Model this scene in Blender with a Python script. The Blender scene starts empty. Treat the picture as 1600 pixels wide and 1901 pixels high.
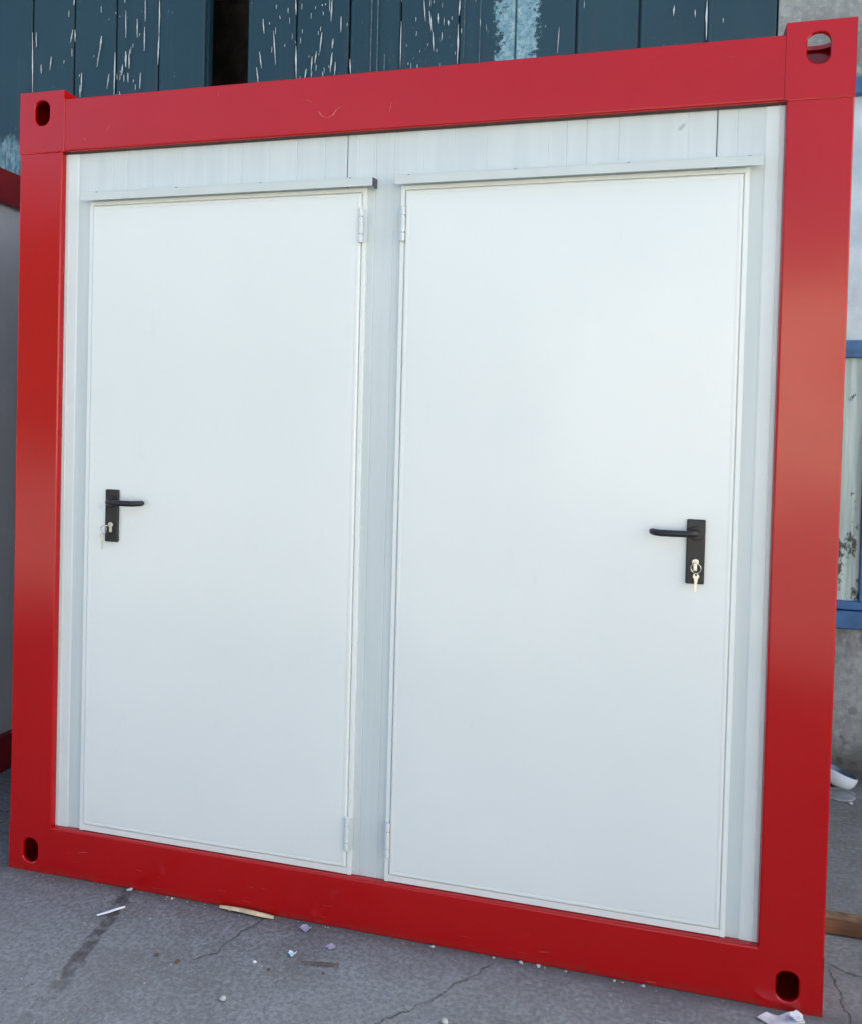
import bpy, bmesh, math, random
from mathutils import Vector, Matrix, noise

# ------------------------------------------------------------------ camera, sky, sun, exposure
S = bpy.context.scene
COL = S.collection
R = math.radians

cam_data = bpy.data.cameras.new('camera')
cam = bpy.data.objects.new('camera', cam_data)
COL.objects.link(cam)
cam_data.sensor_fit = 'HORIZONTAL'
cam_data.sensor_width = 36.0
cam_data.lens = 36.0 * 1570 / 1600
cam_data.shift_y = -(950.5 - 838) / 1600
cam_data.clip_start = 0.05
cam_data.clip_end = 3000
rx = Vector((0.96640088, 0.25573931, 0.02582133))
dn = Vector((0.03021919, -0.01328146, -0.99945505))
fw = Vector((-0.255257, 0.96665454, -0.02056345))
m = Matrix.Identity(4)
for i in range(3):
    m[i][0] = rx[i]; m[i][1] = -dn[i]; m[i][2] = -fw[i]
m.translation = Vector((1.98677, -2.28859, 1.44323))
cam.matrix_world = m
S.camera = cam

SUN_EL, SUN_AZ = R(33), R(27)           # azimuth measured from +x towards +y: low sun from the right, a little behind the hall
sun_dir = Vector((math.cos(SUN_EL) * math.cos(SUN_AZ), math.cos(SUN_EL) * math.sin(SUN_AZ), math.sin(SUN_EL)))
W = bpy.data.worlds.new('World'); S.world = W; W.use_nodes = True
nt = W.node_tree
bg = nt.nodes['Background']
sky = nt.nodes.new('ShaderNodeTexSky'); sky.sky_type = 'NISHITA'; sky.sun_disc = False
sky.sun_elevation = SUN_EL
sky.sun_rotation = math.pi / 2 - SUN_AZ
sky.air_density = 1.0; sky.dust_density = 5.0; sky.ozone_density = 1.0
nt.links.new(sky.outputs[0], bg.inputs[0]); bg.inputs[1].default_value = 0.075
sl = bpy.data.lights.new('sun', 'SUN'); sl.energy = 5.0; sl.angle = R(0.5); sl.color = (1.0, 0.95, 0.80)
so = bpy.data.objects.new('sun', sl); COL.objects.link(so)
so.rotation_euler = sun_dir.to_track_quat('Z', 'Y').to_euler()
S.view_settings.view_transform = 'Standard'; S.view_settings.look = 'None'
S.view_settings.gamma = 1.0; S.view_settings.use_curve_mapping = False
S.view_settings.exposure = 2.6
S.cycles.max_bounces = 10; S.cycles.diffuse_bounces = 5

# ------------------------------------------------------------------ node helpers
class NT:
    def __init__(self, name, rough=0.5, base=(.5, .5, .5), spec=0.5, metal=0.0):
        self.m = bpy.data.materials.new(name); self.m.use_nodes = True
        self.t = self.m.node_tree; self.b = self.t.nodes['Principled BSDF']
        self.b.inputs['Base Color'].default_value = (*base, 1)
        self.b.inputs['Roughness'].default_value = rough
        self.b.inputs['Metallic'].default_value = metal
        self.b.inputs['Specular IOR Level'].default_value = spec
        self.tc = self.t.nodes.new('ShaderNodeTexCoord'); self.o = self.tc.outputs['Object']
    def n(self, t, **k):
        x = self.t.nodes.new(t)
        for a, v in k.items(): setattr(x, a, v)
        return x
    def l(self, a, b): self.t.links.new(a, b)
    def math(self, op, a, b=None, c=None, clamp=False):
        x = self.n('ShaderNodeMath', operation=op, use_clamp=clamp)
        for i, v in enumerate((a, b, c)):
            if v is None: continue
            if isinstance(v, (int, float)): x.inputs[i].default_value = v
            else: self.l(v, x.inputs[i])
        return x.outputs[0]
    def mapping(self, scale=(1, 1, 1), loc=(0, 0, 0), rot=(0, 0, 0), src=None):
        x = self.n('ShaderNodeMapping')
        x.inputs['Scale'].default_value = scale; x.inputs['Location'].default_value = loc; x.inputs['Rotation'].default_value = rot
        self.l(src or self.o, x.inputs['Vector']); return x.outputs[0]
    def noise(self, scale, detail=4, rough=.55, vec=None, dist=0.0, out='Fac'):
        x = self.n('ShaderNodeTexNoise')
        x.inputs['Scale'].default_value = scale; x.inputs['Detail'].default_value = detail
        x.inputs['Roughness'].default_value = rough; x.inputs['Distortion'].default_value = dist
        self.l(vec or self.o, x.inputs['Vector']); return x.outputs[out]
    def voro(self, scale, vec=None, feature='F1', out='Distance'):
        x = self.n('ShaderNodeTexVoronoi', feature=feature); x.inputs['Scale'].default_value = scale
        self.l(vec or self.o, x.inputs['Vector']); return x.outputs[out]
    def ramp(self, fac, a, b, ca=0.0, cb=1.0):
        x = self.n('ShaderNodeMapRange', interpolation_type='SMOOTHSTEP'); x.clamp = True
        self.l(fac, x.inputs[0]); x.inputs[1].default_value = a; x.inputs[2].default_value = b
        x.inputs[3].default_value = ca; x.inputs[4].default_value = cb; return x.outputs[0]
    def mix(self, fac, a, b, mode='MIX'):
        x = self.n('ShaderNodeMix', data_type='RGBA', blend_type=mode)
        for i, v in ((0, fac), (6, a), (7, b)):
            if isinstance(v, (int, float)): x.inputs[i].default_value = v
            elif isinstance(v, tuple): x.inputs[i].default_value = (*v, 1)
            else: self.l(v, x.inputs[i])
        return x.outputs[2]
    def color(self, c): self.l(c, self.b.inputs['Base Color'])
    def rough(self, r): self.l(r, self.b.inputs['Roughness'])
    def bump(self, h, dist, strength=1.0, prev=None):
        x = self.n('ShaderNodeBump'); x.inputs['Strength'].default_value = strength; x.inputs['Distance'].default_value = dist
        self.l(h, x.inputs['Height'])
        if prev: self.l(prev, x.inputs['Normal'])
        self.l(x.outputs[0], self.b.inputs['Normal']); return x.outputs[0]
    def xyz(self, src=None):
        x = self.n('ShaderNodeSeparateXYZ'); self.l(src or self.o, x.inputs[0]); return x.outputs

def plain(name, base, rough=.5, metal=0.0, var=.15, scale=30, spec=.5, bump=0.0):
    k = NT(name, rough, base, spec, metal)
    n = k.noise(scale, 4)
    d = tuple(max(0, c * (1 - var)) for c in base); u = tuple(min(1, c * (1 + var)) for c in base)
    k.color(k.mix(k.ramp(n, .3, .7), d, u))
    if bump: k.bump(k.noise(scale * 3, 3), bump)
    return k.m

# ------------------------------------------------------------------ materials
def mat_red():
    k = NT('red_gloss_paint', .16, (.4, .0025, .004), .5)
    big = k.noise(2.2, 3); fine = k.noise(420, 2); mid = k.noise(14, 4)
    c = k.mix(k.ramp(big, .3, .7), (.43, .0006, .0014), (.46, .0008, .0018))
    specks = k.math('MULTIPLY', k.ramp(k.noise(55, 2), .74, .78), k.ramp(mid, .5, .62))
    c = k.mix(specks, c, (.10, .004, .005))
    zz = k.xyz()[2]
    grime = k.math('MULTIPLY', k.ramp(k.math('ADD', zz, k.math('MULTIPLY', k.noise(24, 5, .7), .05)), .022, .055, .5, 0), k.ramp(k.noise(60, 4, .7), .35, .65, .3, 1))
    c = k.mix(grime, c, (.12, .045, .035))
    k.color(c)
    k.rough(k.ramp(mid, .2, .8, .155, .175))
    p = k.bump(k.noise(3.0, 1, .4), .006, .55)
    k.bump(fine, .00003, .5, p)
    return k.m

def mat_door():
    k = NT('white_door_paint', .25, (.78, .80, .80), .5)
    z = k.xyz()
    c = k.mix(k.ramp(k.noise(2, 2), .2, .8), (.790, .814, .785), (.803, .826, .797))
    sm = k.math('MULTIPLY', k.ramp(k.noise(5, 5, .6), .56, .72), k.ramp(k.noise(1, 4, .6, vec=k.mapping((60, 60, 14), rot=(0, R(20), 0))), .45, .7))
    c = k.mix(k.math('MULTIPLY', sm, .10), c, (.45, .46, .44))
    x, y, z = k.xyz()
    gx = k.math('SUBTRACT', x, .312); gz = k.math('MULTIPLY', k.math('SUBTRACT', z, 1.19), 1.3)
    gd = k.math('ADD', k.math('SQRT', k.math('ADD', k.math('MULTIPLY', gx, gx), k.math('MULTIPLY', gz, gz))), k.math('MULTIPLY', k.noise(70, 4, .7), .02))
    c = k.mix(k.ramp(gd, .012, .03, .16, 0), c, (.35, .36, .35))
    k.color(c)
    k.rough(k.ramp(k.noise(3, 2), .2, .8, .22, .25))
    p = k.bump(k.noise(2.1, 2, .4), .018, .45)
    k.bump(k.noise(500, 2), .00005, .5, p)
    return k.m

def mat_panel():
    k = NT('white_panel_coating', .42, (.63, .66, .67), .5)
    st = k.noise(1, 4, vec=k.mapping((26, 26, 1.2)))
    c = k.mix(k.ramp(st, .35, .7), (.585, .640, .632), (.635, .682, .672))
    # faint grey smear left by a hand near the top right
    x, y, z = k.xyz()
    dx = k.math('SUBTRACT', x, 2.03); dz = k.math('SUBTRACT', z, 2.262)
    dz = k.math('SUBTRACT', dz, k.math('MULTIPLY', dx, .8))
    r = k.math('SQRT', k.math('ADD', k.math('MULTIPLY', dx, dx), k.math('MULTIPLY', dz, k.math('MULTIPLY', dz, 2.0))))
    r = k.math('ADD', r, k.math('MULTIPLY', k.math('SUBTRACT', k.noise(160, 3), .5), .012))
    c = k.mix(k.ramp(r, .006, .012, .75, 0), c, (.33, .42, .43))
    k.color(c)
    k.bump(k.noise(300, 2), .0002, .5)
    return k.m

def mat_plank():
    k = NT('blue_worn_planks', .5, (.03, .055, .09), .4)
    x, y, z = k.xyz()
    st = k.noise(1, 5, .6, vec=k.mapping((38, 38, .7)))
    big = k.noise(1.3, 4)
    c = k.mix(k.ramp(big, .3, .7), (.011, .046, .070), (.018, .060, .088))
    c = k.mix(k.ramp(st, .5, .78, 0, .55), c, (.036, .062, .082))
    dots = k.math('MULTIPLY', k.ramp(k.noise(90, 2, vec=k.mapping((1, 1, .4))), .69, .73), k.ramp(k.noise(2.2, 3), .48, .62))
    c = k.mix(k.math('MULTIPLY', dots, .4), c, (.30, .38, .43))
    # peeled paint: a pale zone along one seam, another low at the left
    wob = k.math('MULTIPLY', k.math('SUBTRACT', k.noise(9, 6, .7), .5), .36)
    d1 = k.math('ABSOLUTE', k.math('SUBTRACT', x, 1.285))
    fl = k.noise(42, 8, .72)
    m1 = k.ramp(k.math('ADD', fl, k.math('MULTIPLY', k.math('SUBTRACT', .098, k.math('ADD', d1, k.math('MULTIPLY', wob, .35))), 3.2)), .50, .56)
    m1 = k.math('MULTIPLY', m1, k.ramp(d1, .12, .21, 1, 0))
    m1 = k.math('MULTIPLY', m1, k.ramp(k.noise(110, 5, .75), .36, .46, .15, 1))
    d2 = k.math('ADD', k.math('ABSOLUTE', k.math('SUBTRACT', z, 2.96)), wob)
    m2 = k.math('MULTIPLY', k.ramp(d2, .06, .12, 1, 0), k.ramp(x, -1.5, -1.35, 1, 0))
    m2 = k.math('MULTIPLY', m2, k.ramp(k.noise(1, 5, .65, vec=k.mapping((60, 60, 8))), .38, .6, .2, .8))
    peel = k.mix(k.ramp(k.noise(25, 5, .7), .35, .65), (.13, .29, .37), (.34, .50, .56))
    c = k.mix(k.math('MAXIMUM', m1, m2), c, peel)
    k.color(c)
    k.rough(k.ramp(big, .3, .7, .42, .58))
    p = k.bump(k.noise(2.5, 2), .006, .4)
    k.bump(st, .001, .5, p)
    return k.m

def seg_dist(k, px, py, a, b):
    ax, ay = a; bx, by = b; dx, dy = bx - ax, by - ay; L2 = dx * dx + dy * dy
    ux = k.math('SUBTRACT', px, ax); uy = k.math('SUBTRACT', py, ay)
    t = k.math('ADD', k.math('MULTIPLY', ux, dx / L2), k.math('MULTIPLY', uy, dy / L2), clamp=True)
    ex = k.math('SUBTRACT', ux, k.math('MULTIPLY', t, dx)); ey = k.math('SUBTRACT', uy, k.math('MULTIPLY', t, dy))
    return k.math('SQRT', k.math('ADD', k.math('MULTIPLY', ex, ex), k.math('MULTIPLY', ey, ey))), t

def poly_dist(k, px, py, pts):
    d = None
    for a, b in zip(pts, pts[1:]):
        e, _ = seg_dist(k, px, py, a, b)
        d = e if d is None else k.math('MINIMUM', d, e)
    return d

def mat_ground():
    k = NT('worn_concrete', .75, (.22, .22, .22), .35)
    x, y, z = k.xyz()
    big = k.noise(1.1, 5, .6); mid = k.noise(7, 6, .65); fine = k.noise(70, 5, .7); grit = k.noise(320, 3, .7)
    strk = k.noise(1, 6, .72, vec=k.mapping((9, 30, 9), rot=(0, 0, R(-8))))
    c = k.mix(k.ramp(big, .32, .68), (.186, .196, .195), (.240, .252, .249))
    c = k.mix(k.ramp(mid, .48, .66, 0, .8), c, (.285, .300, .302))
    c = k.mix(k.ramp(mid, .46, .28, 0, .7), c, (.115, .114, .118))
    c = k.mix(k.ramp(strk, .54, .66, 0, .7), c, (.330, .345, .350))
    c = k.mix(k.ramp(strk, .42, .30, 0, .55), c, (.105, .103, .106))
    c = k.mix(k.ramp(k.noise(3.1, 6, .7, vec=k.mapping((1, 1.8, 1), (3, 5, 0))), .48, .66, 0, .6), c, (.160, .152, .152))
    c = k.mix(k.ramp(k.noise(16, 6, .75, vec=k.mapping((1, 2.2, 1), (1, 2, 0))), .55, .70, 0, .35), c, (.36, .37, .37))
    c = k.mix(k.ramp(fine, .38, .60, .7, 0), c, (.10, .105, .11))
    c = k.mix(k.ramp(fine, .56, .72, 0, .5), c, (.36, .375, .38))
    c = k.mix(k.ramp(grit, .62, .72, 0, .5), c, (.36, .36, .36))
    c = k.mix(k.ramp(k.noise(45, 2), .72, .76, 0, .8), c, (.05, .048, .045))
    c = k.mix(k.ramp(k.noise(.55, 3, .5), .4, .65, 0, .3), c, (.30, .315, .32))
    c = k.mix(k.ramp(k.noise(150, 4, .75), .56, .70, 0, .5), c, (.085, .082, .08))
    # warped coordinates for cracks
    wx = k.math('ADD', x, k.math('MULTIPLY', k.math('SUBTRACT', k.noise(22, 4, .7), .5), .05))
    wy = k.math('ADD', y, k.math('MULTIPLY', k.math('SUBTRACT', k.noise(19, 4, .7), .5), .05))
    # dirt-filled joint running out from under the frame
    jd = poly_dist(k, wx, wy, [(.45, .3), (.45, -.01), (.488, -.151), (.503, -.257), (.531, -.362), (.549, -.448), (.554, -.532), (.546, -.9)])
    fade = k.ramp(y, -.62, -.25, .2, .85)
    fade = k.math('MULTIPLY', fade, k.ramp(k.noise(26, 5, .65), .34, .60, .2, 1))
    c = k.mix(k.math('MULTIPLY', k.ramp(jd, .014, .026, 1, 0), fade), c, (.052, .047, .045))
    cracks = [[(.82, -.25), (.86, -.206), (.874, -.141), (.897, -.071), (.925, -.01)],
              [(1.36, -.36), (1.457, -.246), (1.504, -.184), (1.529, -.136), (1.569, -.085), (1.60, -.03)],
              [(2.40, .26), (2.494, .244), (2.529, .218), (2.575, .214), (2.8, .19)],
              [(2.491, .219), (2.496, .138), (2.50, .041), (2.51, -.3)],
              [(-.5, .335), (-.295, .328), (0, .32)], [(-.4, .185), (-.176, .193), (.0, .195)]]
    cd = None
    for p in cracks:
        d = poly_dist(k, wx, wy, p); cd = d if cd is None else k.math('MINIMUM', cd, d)
    c = k.mix(k.math('MULTIPLY', k.ramp(cd, .001, .005, .7, 0), k.ramp(k.noise(14, 4, .7), .38, .56, .12, 1)), c, (.05, .047, .046))
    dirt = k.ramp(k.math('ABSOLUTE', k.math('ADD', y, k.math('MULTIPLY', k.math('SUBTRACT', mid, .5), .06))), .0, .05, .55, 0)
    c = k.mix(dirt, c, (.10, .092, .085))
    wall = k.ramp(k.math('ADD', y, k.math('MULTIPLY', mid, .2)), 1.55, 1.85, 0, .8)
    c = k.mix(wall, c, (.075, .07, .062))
    k.color(c)
    k.rough(k.ramp(mid, .3, .7, .62, .85))
    h = k.math('ADD', k.math('MULTIPLY', mid, .6), k.math('ADD', k.math('MULTIPLY', fine, .35), k.math('MULTIPLY', grit, .12)))
    h = k.math('SUBTRACT', h, k.ramp(cd, .0, .006, .35, 0))
    k.bump(h, .008, .9)
    return k.m

def mat_stucco():
    k = NT('rough_grey_render', .85, (.3, .3, .31), .3)
    x, y, z = k.xyz()
    c = k.mix(k.ramp(k.noise(4, 6, .65), .35, .65), (.20, .212, .215), (.33, .345, .345))
    c = k.mix(k.ramp(k.noise(1, 5, .65, vec=k.mapping((12, 12, 4), rot=(0, R(35), 0))), .52, .7, 0, .6), c, (.42, .43, .45))
    c = k.mix(k.ramp(k.noise(26, 6, .72), .38, .60, .45, 0), c, (.17, .175, .175))
    c = k.mix(k.ramp(k.noise(33, 6, .72), .50, .66, 0, .55), c, (.47, .48, .49))
    low = k.ramp(z, .05, .55, 1, 0)
    v = k.voro(16, vec=k.mapping((1, 1, 1)))
    v = k.math('ADD', v, k.math('MULTIPLY', k.math('SUBTRACT', k.noise(38, 5, .7), .5), .5))
    c = k.mix(k.math('MULTIPLY', k.ramp(v, .26, .36, .8, 0), k.math('MULTIPLY', low, k.ramp(k.noise(10, 3), .42, .55))), c, (.10, .092, .092))
    c = k.mix(k.ramp(z, .0, .16, .85, 0), c, (.085, .082, .07))
    k.color(c)
    k.bump(k.math('ADD', k.noise(18, 6, .7), k.math('MULTIPLY', k.noise(140, 4), .3)), .012, .7)
    return k.m

def mat_pane_upper():
    k = NT('milky_window_film', .32, (.5, .55, .62), .5)
    c = k.mix(k.ramp(k.noise(5, 6, .65), .35, .65), (.44, .52, .58), (.60, .68, .72))
    c = k.mix(k.ramp(k.noise(1, 5, .7, vec=k.mapping((22, 22, 5), rot=(0, R(30), 0))), .56, .72, 0, .5), c, (.70, .74, .80))
    k.color(c); k.bump(k.noise(6, 3), .004, .4); return k.m

def mat_pane_lower():
    k = NT('flaking_white_window_paint', .45, (.5, .55, .52), .5)
    x, y, z = k.xyz()
    st = k.noise(1, 5, .65, vec=k.mapping((40, 40, 1.5)))
    c = k.mix(k.ramp(st, .35, .65), (.33, .45, .43), (.60, .70, .66))
    thr = k.ramp(z, .75, 1.25, .13, -.02)
    f = k.math('ADD', k.noise(1, 6, .7, vec=k.mapping((20, 20, 9))), thr)
    c = k.mix(k.ramp(f, .60, .66), c, (.045, .055, .05))
    f2 = k.noise(1, 4, .6, vec=k.mapping((30, 30, 12), rot=(0, R(50), 0)))
    c = k.mix(k.ramp(f2, .68, .72, 0, .8), c, (.06, .07, .07))
    k.color(c); return k.m

M = dict(
    red=mat_red(), door=mat_door(), panel=mat_panel(), plank=mat_plank(), ground=mat_ground(), stucco=mat_stucco(),
    paneu=mat_pane_upper(), panel_low=mat_pane_lower(),
    rail_shaded=plain('red_paint_with_painted_shade', (.17, .006, .010), .45, var=.12, scale=12),  # frame red made darker, the shade of the gap is in the colour
    side_shaded=plain('side_panel_with_painted_shade', (.40, .43, .46), .45, var=.06, scale=3),  # panel white turned grey to paint in the deep shade between containers
    frame=plain('bright_frame_coating', (.82, .845, .82), .32, var=.015, scale=4),
    trim=plain('white_trim_coating', (.70, .738, .72), .38, var=.03, scale=4),
    gutter=plain('grey_white_sheet', (.60, .64, .615), .4, var=.03, scale=6),
    gutterend=plain('dark_gutter_end', (.05, .05, .09), .5),
    zinc=plain('white_painted_hinge', (.66, .70, .70), .3, var=.04),
    black=plain('black_handle_plastic', (.012, .011, .014), .42, var=.2, scale=60),
    steel=plain('nickel_key_metal', (.60, .59, .56), .28, 1.0, var=.08),
    brass=plain('pale_nickel_metal', (.66, .64, .58), .3, 1.0, var=.08),
    screw=plain('dull_screw_metal', (.22, .24, .32), .45, .6),
    seam=plain('dark_panel_joint', (.05, .055, .065), .7),
    seal=plain('brown_rubber_seal', (.07, .035, .03), .6),
    flake=plain('white_paint_streak', (.62, .67, .70), .55, var=.1, scale=60),
    chip=plain('pale_scratch_in_red_paint', (.62, .28, .26), .5, var=.2, scale=80),
    chipsoft=plain('faint_scuff_in_red_paint', (.60, .12, .11), .5, var=.2, scale=80),
    bluefr=plain('blue_window_paint', (.025, .12, .30), .45, var=.3, scale=9, bump=.002),
    hall=plain('dark_hall_interior', (.05, .042, .035), .9, var=.4, scale=3),
    roofm=plain('grey_roof_sheet', (.2, .2, .21), .7),
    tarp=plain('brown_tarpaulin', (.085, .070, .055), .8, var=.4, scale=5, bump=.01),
    wood=plain('weathered_timber', (.15, .062, .022), .75, var=.4, scale=14, bump=.002),
    woodpale=plain('dusty_timber', (.24, .15, .08), .8, var=.45, scale=22, bump=.002),
    pale_wood=plain('pale_split_wood', (.62, .48, .30), .7, var=.25, scale=40),
    dark_wood=plain('brown_twig_bark', (.11, .075, .06), .8, var=.3, scale=40),
    paper=plain('white_scrap_paper', (.72, .74, .77), .6, var=.06, scale=40),
    lilac=plain('lilac_scrap_paper', (.40, .40, .50), .6, var=.1, scale=40),
    cyan=plain('pale_blue_foam_scrap', (.62, .80, .86), .6, var=.05, scale=40),
    stone=plain('pale_pebble', (.52, .50, .48), .8, var=.2, scale=50),
    bluein=plain('dark_blue_bowl_lining', (.10, .15, .22), .3, var=.4, scale=30),
    greyplastic=plain('white_glazed_plastic', (.70, .76, .82), .25, var=.05, scale=20),
    foil=plain('silver_wrapper', (.60, .62, .66), .35, var=.25, scale=30),
    teal=plain('pale_green_print', (.30, .50, .46), .4),
)
def clear():
    k = NT('clear_plastic_lid', .12, (.75, .8, .84), .5)
    k.b.inputs['Transmission Weight'].default_value = .75
    return k.m
M['clear'] = clear()

# ------------------------------------------------------------------ mesh helpers
def V(*a): return Vector(a)

def add_box(bm, lo, hi, bevel=0.0, seg=2, mi=0):
    vs = [bm.verts.new((x, y, z)) for x in (lo[0], hi[0]) for y in (lo[1], hi[1]) for z in (lo[2], hi[2])]
    fs = [(0, 1, 3, 2), (4, 6, 7, 5), (0, 4, 5, 1), (2, 3, 7, 6), (0, 2, 6, 4), (1, 5, 7, 3)]
    faces = [bm.faces.new([vs[i] for i in f]) for f in fs]
    for f in faces: f.material_index = mi
    if bevel:
        es = list({e for f in faces for e in f.edges})
        r = bmesh.ops.bevel(bm, geom=es, offset=bevel, segments=seg, profile=.5, affect='EDGES')
        for f in r['faces']: f.material_index = mi

def add_prism(bm, prof, axis, a, b, mi=0, cap=True):
    """closed profile swept along axis between a and b; prof points are the two other coordinates in xyz order"""
    def P(p, t):
        return {'x': (t, p[0], p[1]), 'y': (p[0], t, p[1]), 'z': (p[0], p[1], t)}[axis]
    A = [bm.verts.new(P(p, a)) for p in prof]; B = [bm.verts.new(P(p, b)) for p in prof]
    n = len(prof); fs = []
    for i in range(n):
        j = (i + 1) % n; fs.append(bm.faces.new((A[i], A[j], B[j], B[i])))
    if cap: fs.append(bm.faces.new(list(reversed(A)))); fs.append(bm.faces.new(B))
    for f in fs: f.material_index = mi
    bmesh.ops.recalc_face_normals(bm, faces=fs)

def rrect(u0, v0, u1, v1, rs, n=5):
    """rounded rectangle; rs = radii at (u0v0, u1v0, u1v1, u0v1)"""
    out = []
    for (cx, cy, sx, sy, a0), r in zip(((u0, v0, 1, 1, 180), (u1, v0, -1, 1, 270), (u1, v1, -1, -1, 0), (u0, v1, 1, -1, 90)), rs):
        if r <= 0: out.append((cx, cy)); continue
        for i in range(n + 1):
            a = R(a0 + 90 * i / n); out.append((cx + sx * r + r * math.cos(a), cy + sy * r + r * math.sin(a)))
    return out

def add_tube(bm, pts, rad, seg=10, mi=0, cap=True):
    pts = [Vector(p) for p in pts]; rings = []
    rads = rad if isinstance(rad, (list, tuple)) else [rad] * len(pts)
    up = None
    for i, p in enumerate(pts):
        d = (pts[min(i + 1, len(pts) - 1)] - pts[max(i - 1, 0)]).normalized()
        if up is None: up = d.orthogonal().normalized()
        up = (up - d * up.dot(d)).normalized(); s = d.cross(up)
        rings.append([bm.verts.new(p + (up * math.cos(2 * math.pi * j / seg) + s * math.sin(2 * math.pi * j / seg)) * rads[i]) for j in range(seg)])
    fs = []
    for a, b in zip(rings, rings[1:]):
        for j in range(seg): fs.append(bm.faces.new((a[j], a[(j + 1) % seg], b[(j + 1) % seg], b[j])))
    if cap: fs.append(bm.faces.new(list(reversed(rings[0])))); fs.append(bm.faces.new(rings[-1]))
    for f in fs: f.material_index = mi

def add_ring(bm, c, nrm, rad, r, n=24, seg=8, mi=0, squash=1.0):
    c = Vector(c); nrm = Vector(nrm).normalized(); u = nrm.orthogonal().normalized(); v = nrm.cross(u); rings = []
    for i in range(n):
        a = 2 * math.pi * i / n; d = u * math.cos(a) + v * math.sin(a)
        rings.append([bm.verts.new(c + d * rad + (d * math.cos(2 * math.pi * j / seg) + nrm * math.sin(2 * math.pi * j / seg)) * r) for j in range(seg)])
    for i in range(n):
        a, b = rings[i], rings[(i + 1) % n]
        for j in range(seg):
            f = bm.faces.new((a[j], b[j], b[(j + 1) % seg], a[(j + 1) % seg])); f.material_index = mi

def holed_plate(bm, a, b, c, hw, hh, t, mat, mi=0):
    """plate [0,a]x[0,b] of thickness t with a stadium hole centred at c; mat maps (u,v,w) to xyz"""
    N = 40
    angs = [2 * math.pi * i / N for i in range(N)] + [math.atan2(y - c[1], x - c[0]) % (2 * math.pi) for x in (0, a) for y in (0, b)]
    angs = sorted(set(round(q, 6) for q in angs)); inn, outr = [], []
    for q in angs:
        dx, dy = math.cos(q), math.sin(q)
        tx = ((a - c[0]) / dx if dx > 1e-9 else (-c[0] / dx if dx < -1e-9 else 1e9)); ty = ((b - c[1]) / dy if dy > 1e-9 else (-c[1] / dy if dy < -1e-9 else 1e9))
        k = min(tx, ty); outr.append((c[0] + dx * k, c[1] + dy * k))
        lo, hi = 0, max(hw, hh) * 1.5
        for _ in range(30):                      # rounded rectangle hole with generous corner radius
            mid = (lo + hi) / 2; X, Y = abs(dx * mid), abs(dy * mid); rr = min(hw, hh) * .92
            ex, ey = max(X - (hw - rr), 0), max(Y - (hh - rr), 0)
            if math.hypot(ex, ey) <= rr: lo = mid
            else: hi = mid
        inn.append((c[0] + dx * lo, c[1] + dy * lo))
    n = len(angs)
    mk = lambda p, w: bm.verts.new(mat @ Vector((p[0], p[1], w)))
    bev = .003
    inb = [(c[0] + (p[0] - c[0]) * (1 + bev / hw), c[1] + (p[1] - c[1]) * (1 + bev / hh)) for p in inn]
    of = [mk(p, 0) for p in outr]; jf = [mk(p, 0) for p in inb]; jm = [mk(p, bev) for p in inn]; jb = [mk(p, t) for p in inn]; ob = [mk(p, t) for p in outr]
    fs = []
    for i in range(n):
        j = (i + 1) % n
        for A, B in ((of, jf), (jf, jm), (jm, jb), (jb, ob), (ob, of)):
            fs.append(bm.faces.new((A[i], A[j], B[j], B[i])))
    for f in fs: f.material_index = mi
    bmesh.ops.recalc_face_normals(bm, faces=fs)

def frame_mat(o, u, v, w):
    m = Matrix.Identity(4)
    for i in range(3): m[i][0] = u[i]; m[i][1] = v[i]; m[i][2] = w[i]; m[i][3] = o[i]
    return m

def obj(name, bm, mats, parent=None, smooth=True, angle=35):
    me = bpy.data.meshes.new(name)
    bm.to_mesh(me); bm.free()
    for mm in (mats if isinstance(mats, (list, tuple)) else [mats]): me.materials.append(mm)
    if smooth:
        for p in me.polygons: p.use_smooth = True
        me.set_sharp_from_angle(angle=R(angle))
    o = bpy.data.objects.new(name, me); COL.objects.link(o)
    if smooth:
        wn = o.modifiers.new('weighted_normals', 'WEIGHTED_NORMAL'); wn.keep_sharp = True; wn.weight = 90
    if parent: o.parent = parent
    return o

def tag(o, label, cat, group=None, kind=None):
    if label: o['label'] = label
    if cat: o['category'] = cat
    if group: o['group'] = group
    if kind: o['kind'] = kind
    return o

def thing(name, label, cat, loc=(0, 0, 0), group=None):
    o = bpy.data.objects.new(name, None); COL.objects.link(o); o.location = loc; o.empty_display_size = .1
    return tag(o, label, cat, group)

def struct(name, bm, mat, smooth=False):
    return tag(obj(name, bm, mat, None, smooth), None, None, None, 'structure')

NB = bmesh.new

# ------------------------------------------------------------------ ground
bm = NB()
xs = [-900, -60, -12, -4, -2, -1, 0, 1, 2, 3, 4, 6, 16, 60, 900]
ys = [-900, -60, -16, -6, -3, -2, -1, 0, 1, 2, 4, 12, 60, 900]
g = [[bm.verts.new((x, y, 0)) for y in ys] for x in xs]
for i in range(len(xs) - 1):
    for j in range(len(ys) - 1):
        bm.faces.new((g[i][j], g[i + 1][j], g[i + 1][j + 1], g[i][j + 1]))
struct('concrete_yard', bm, M['ground'])

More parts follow.
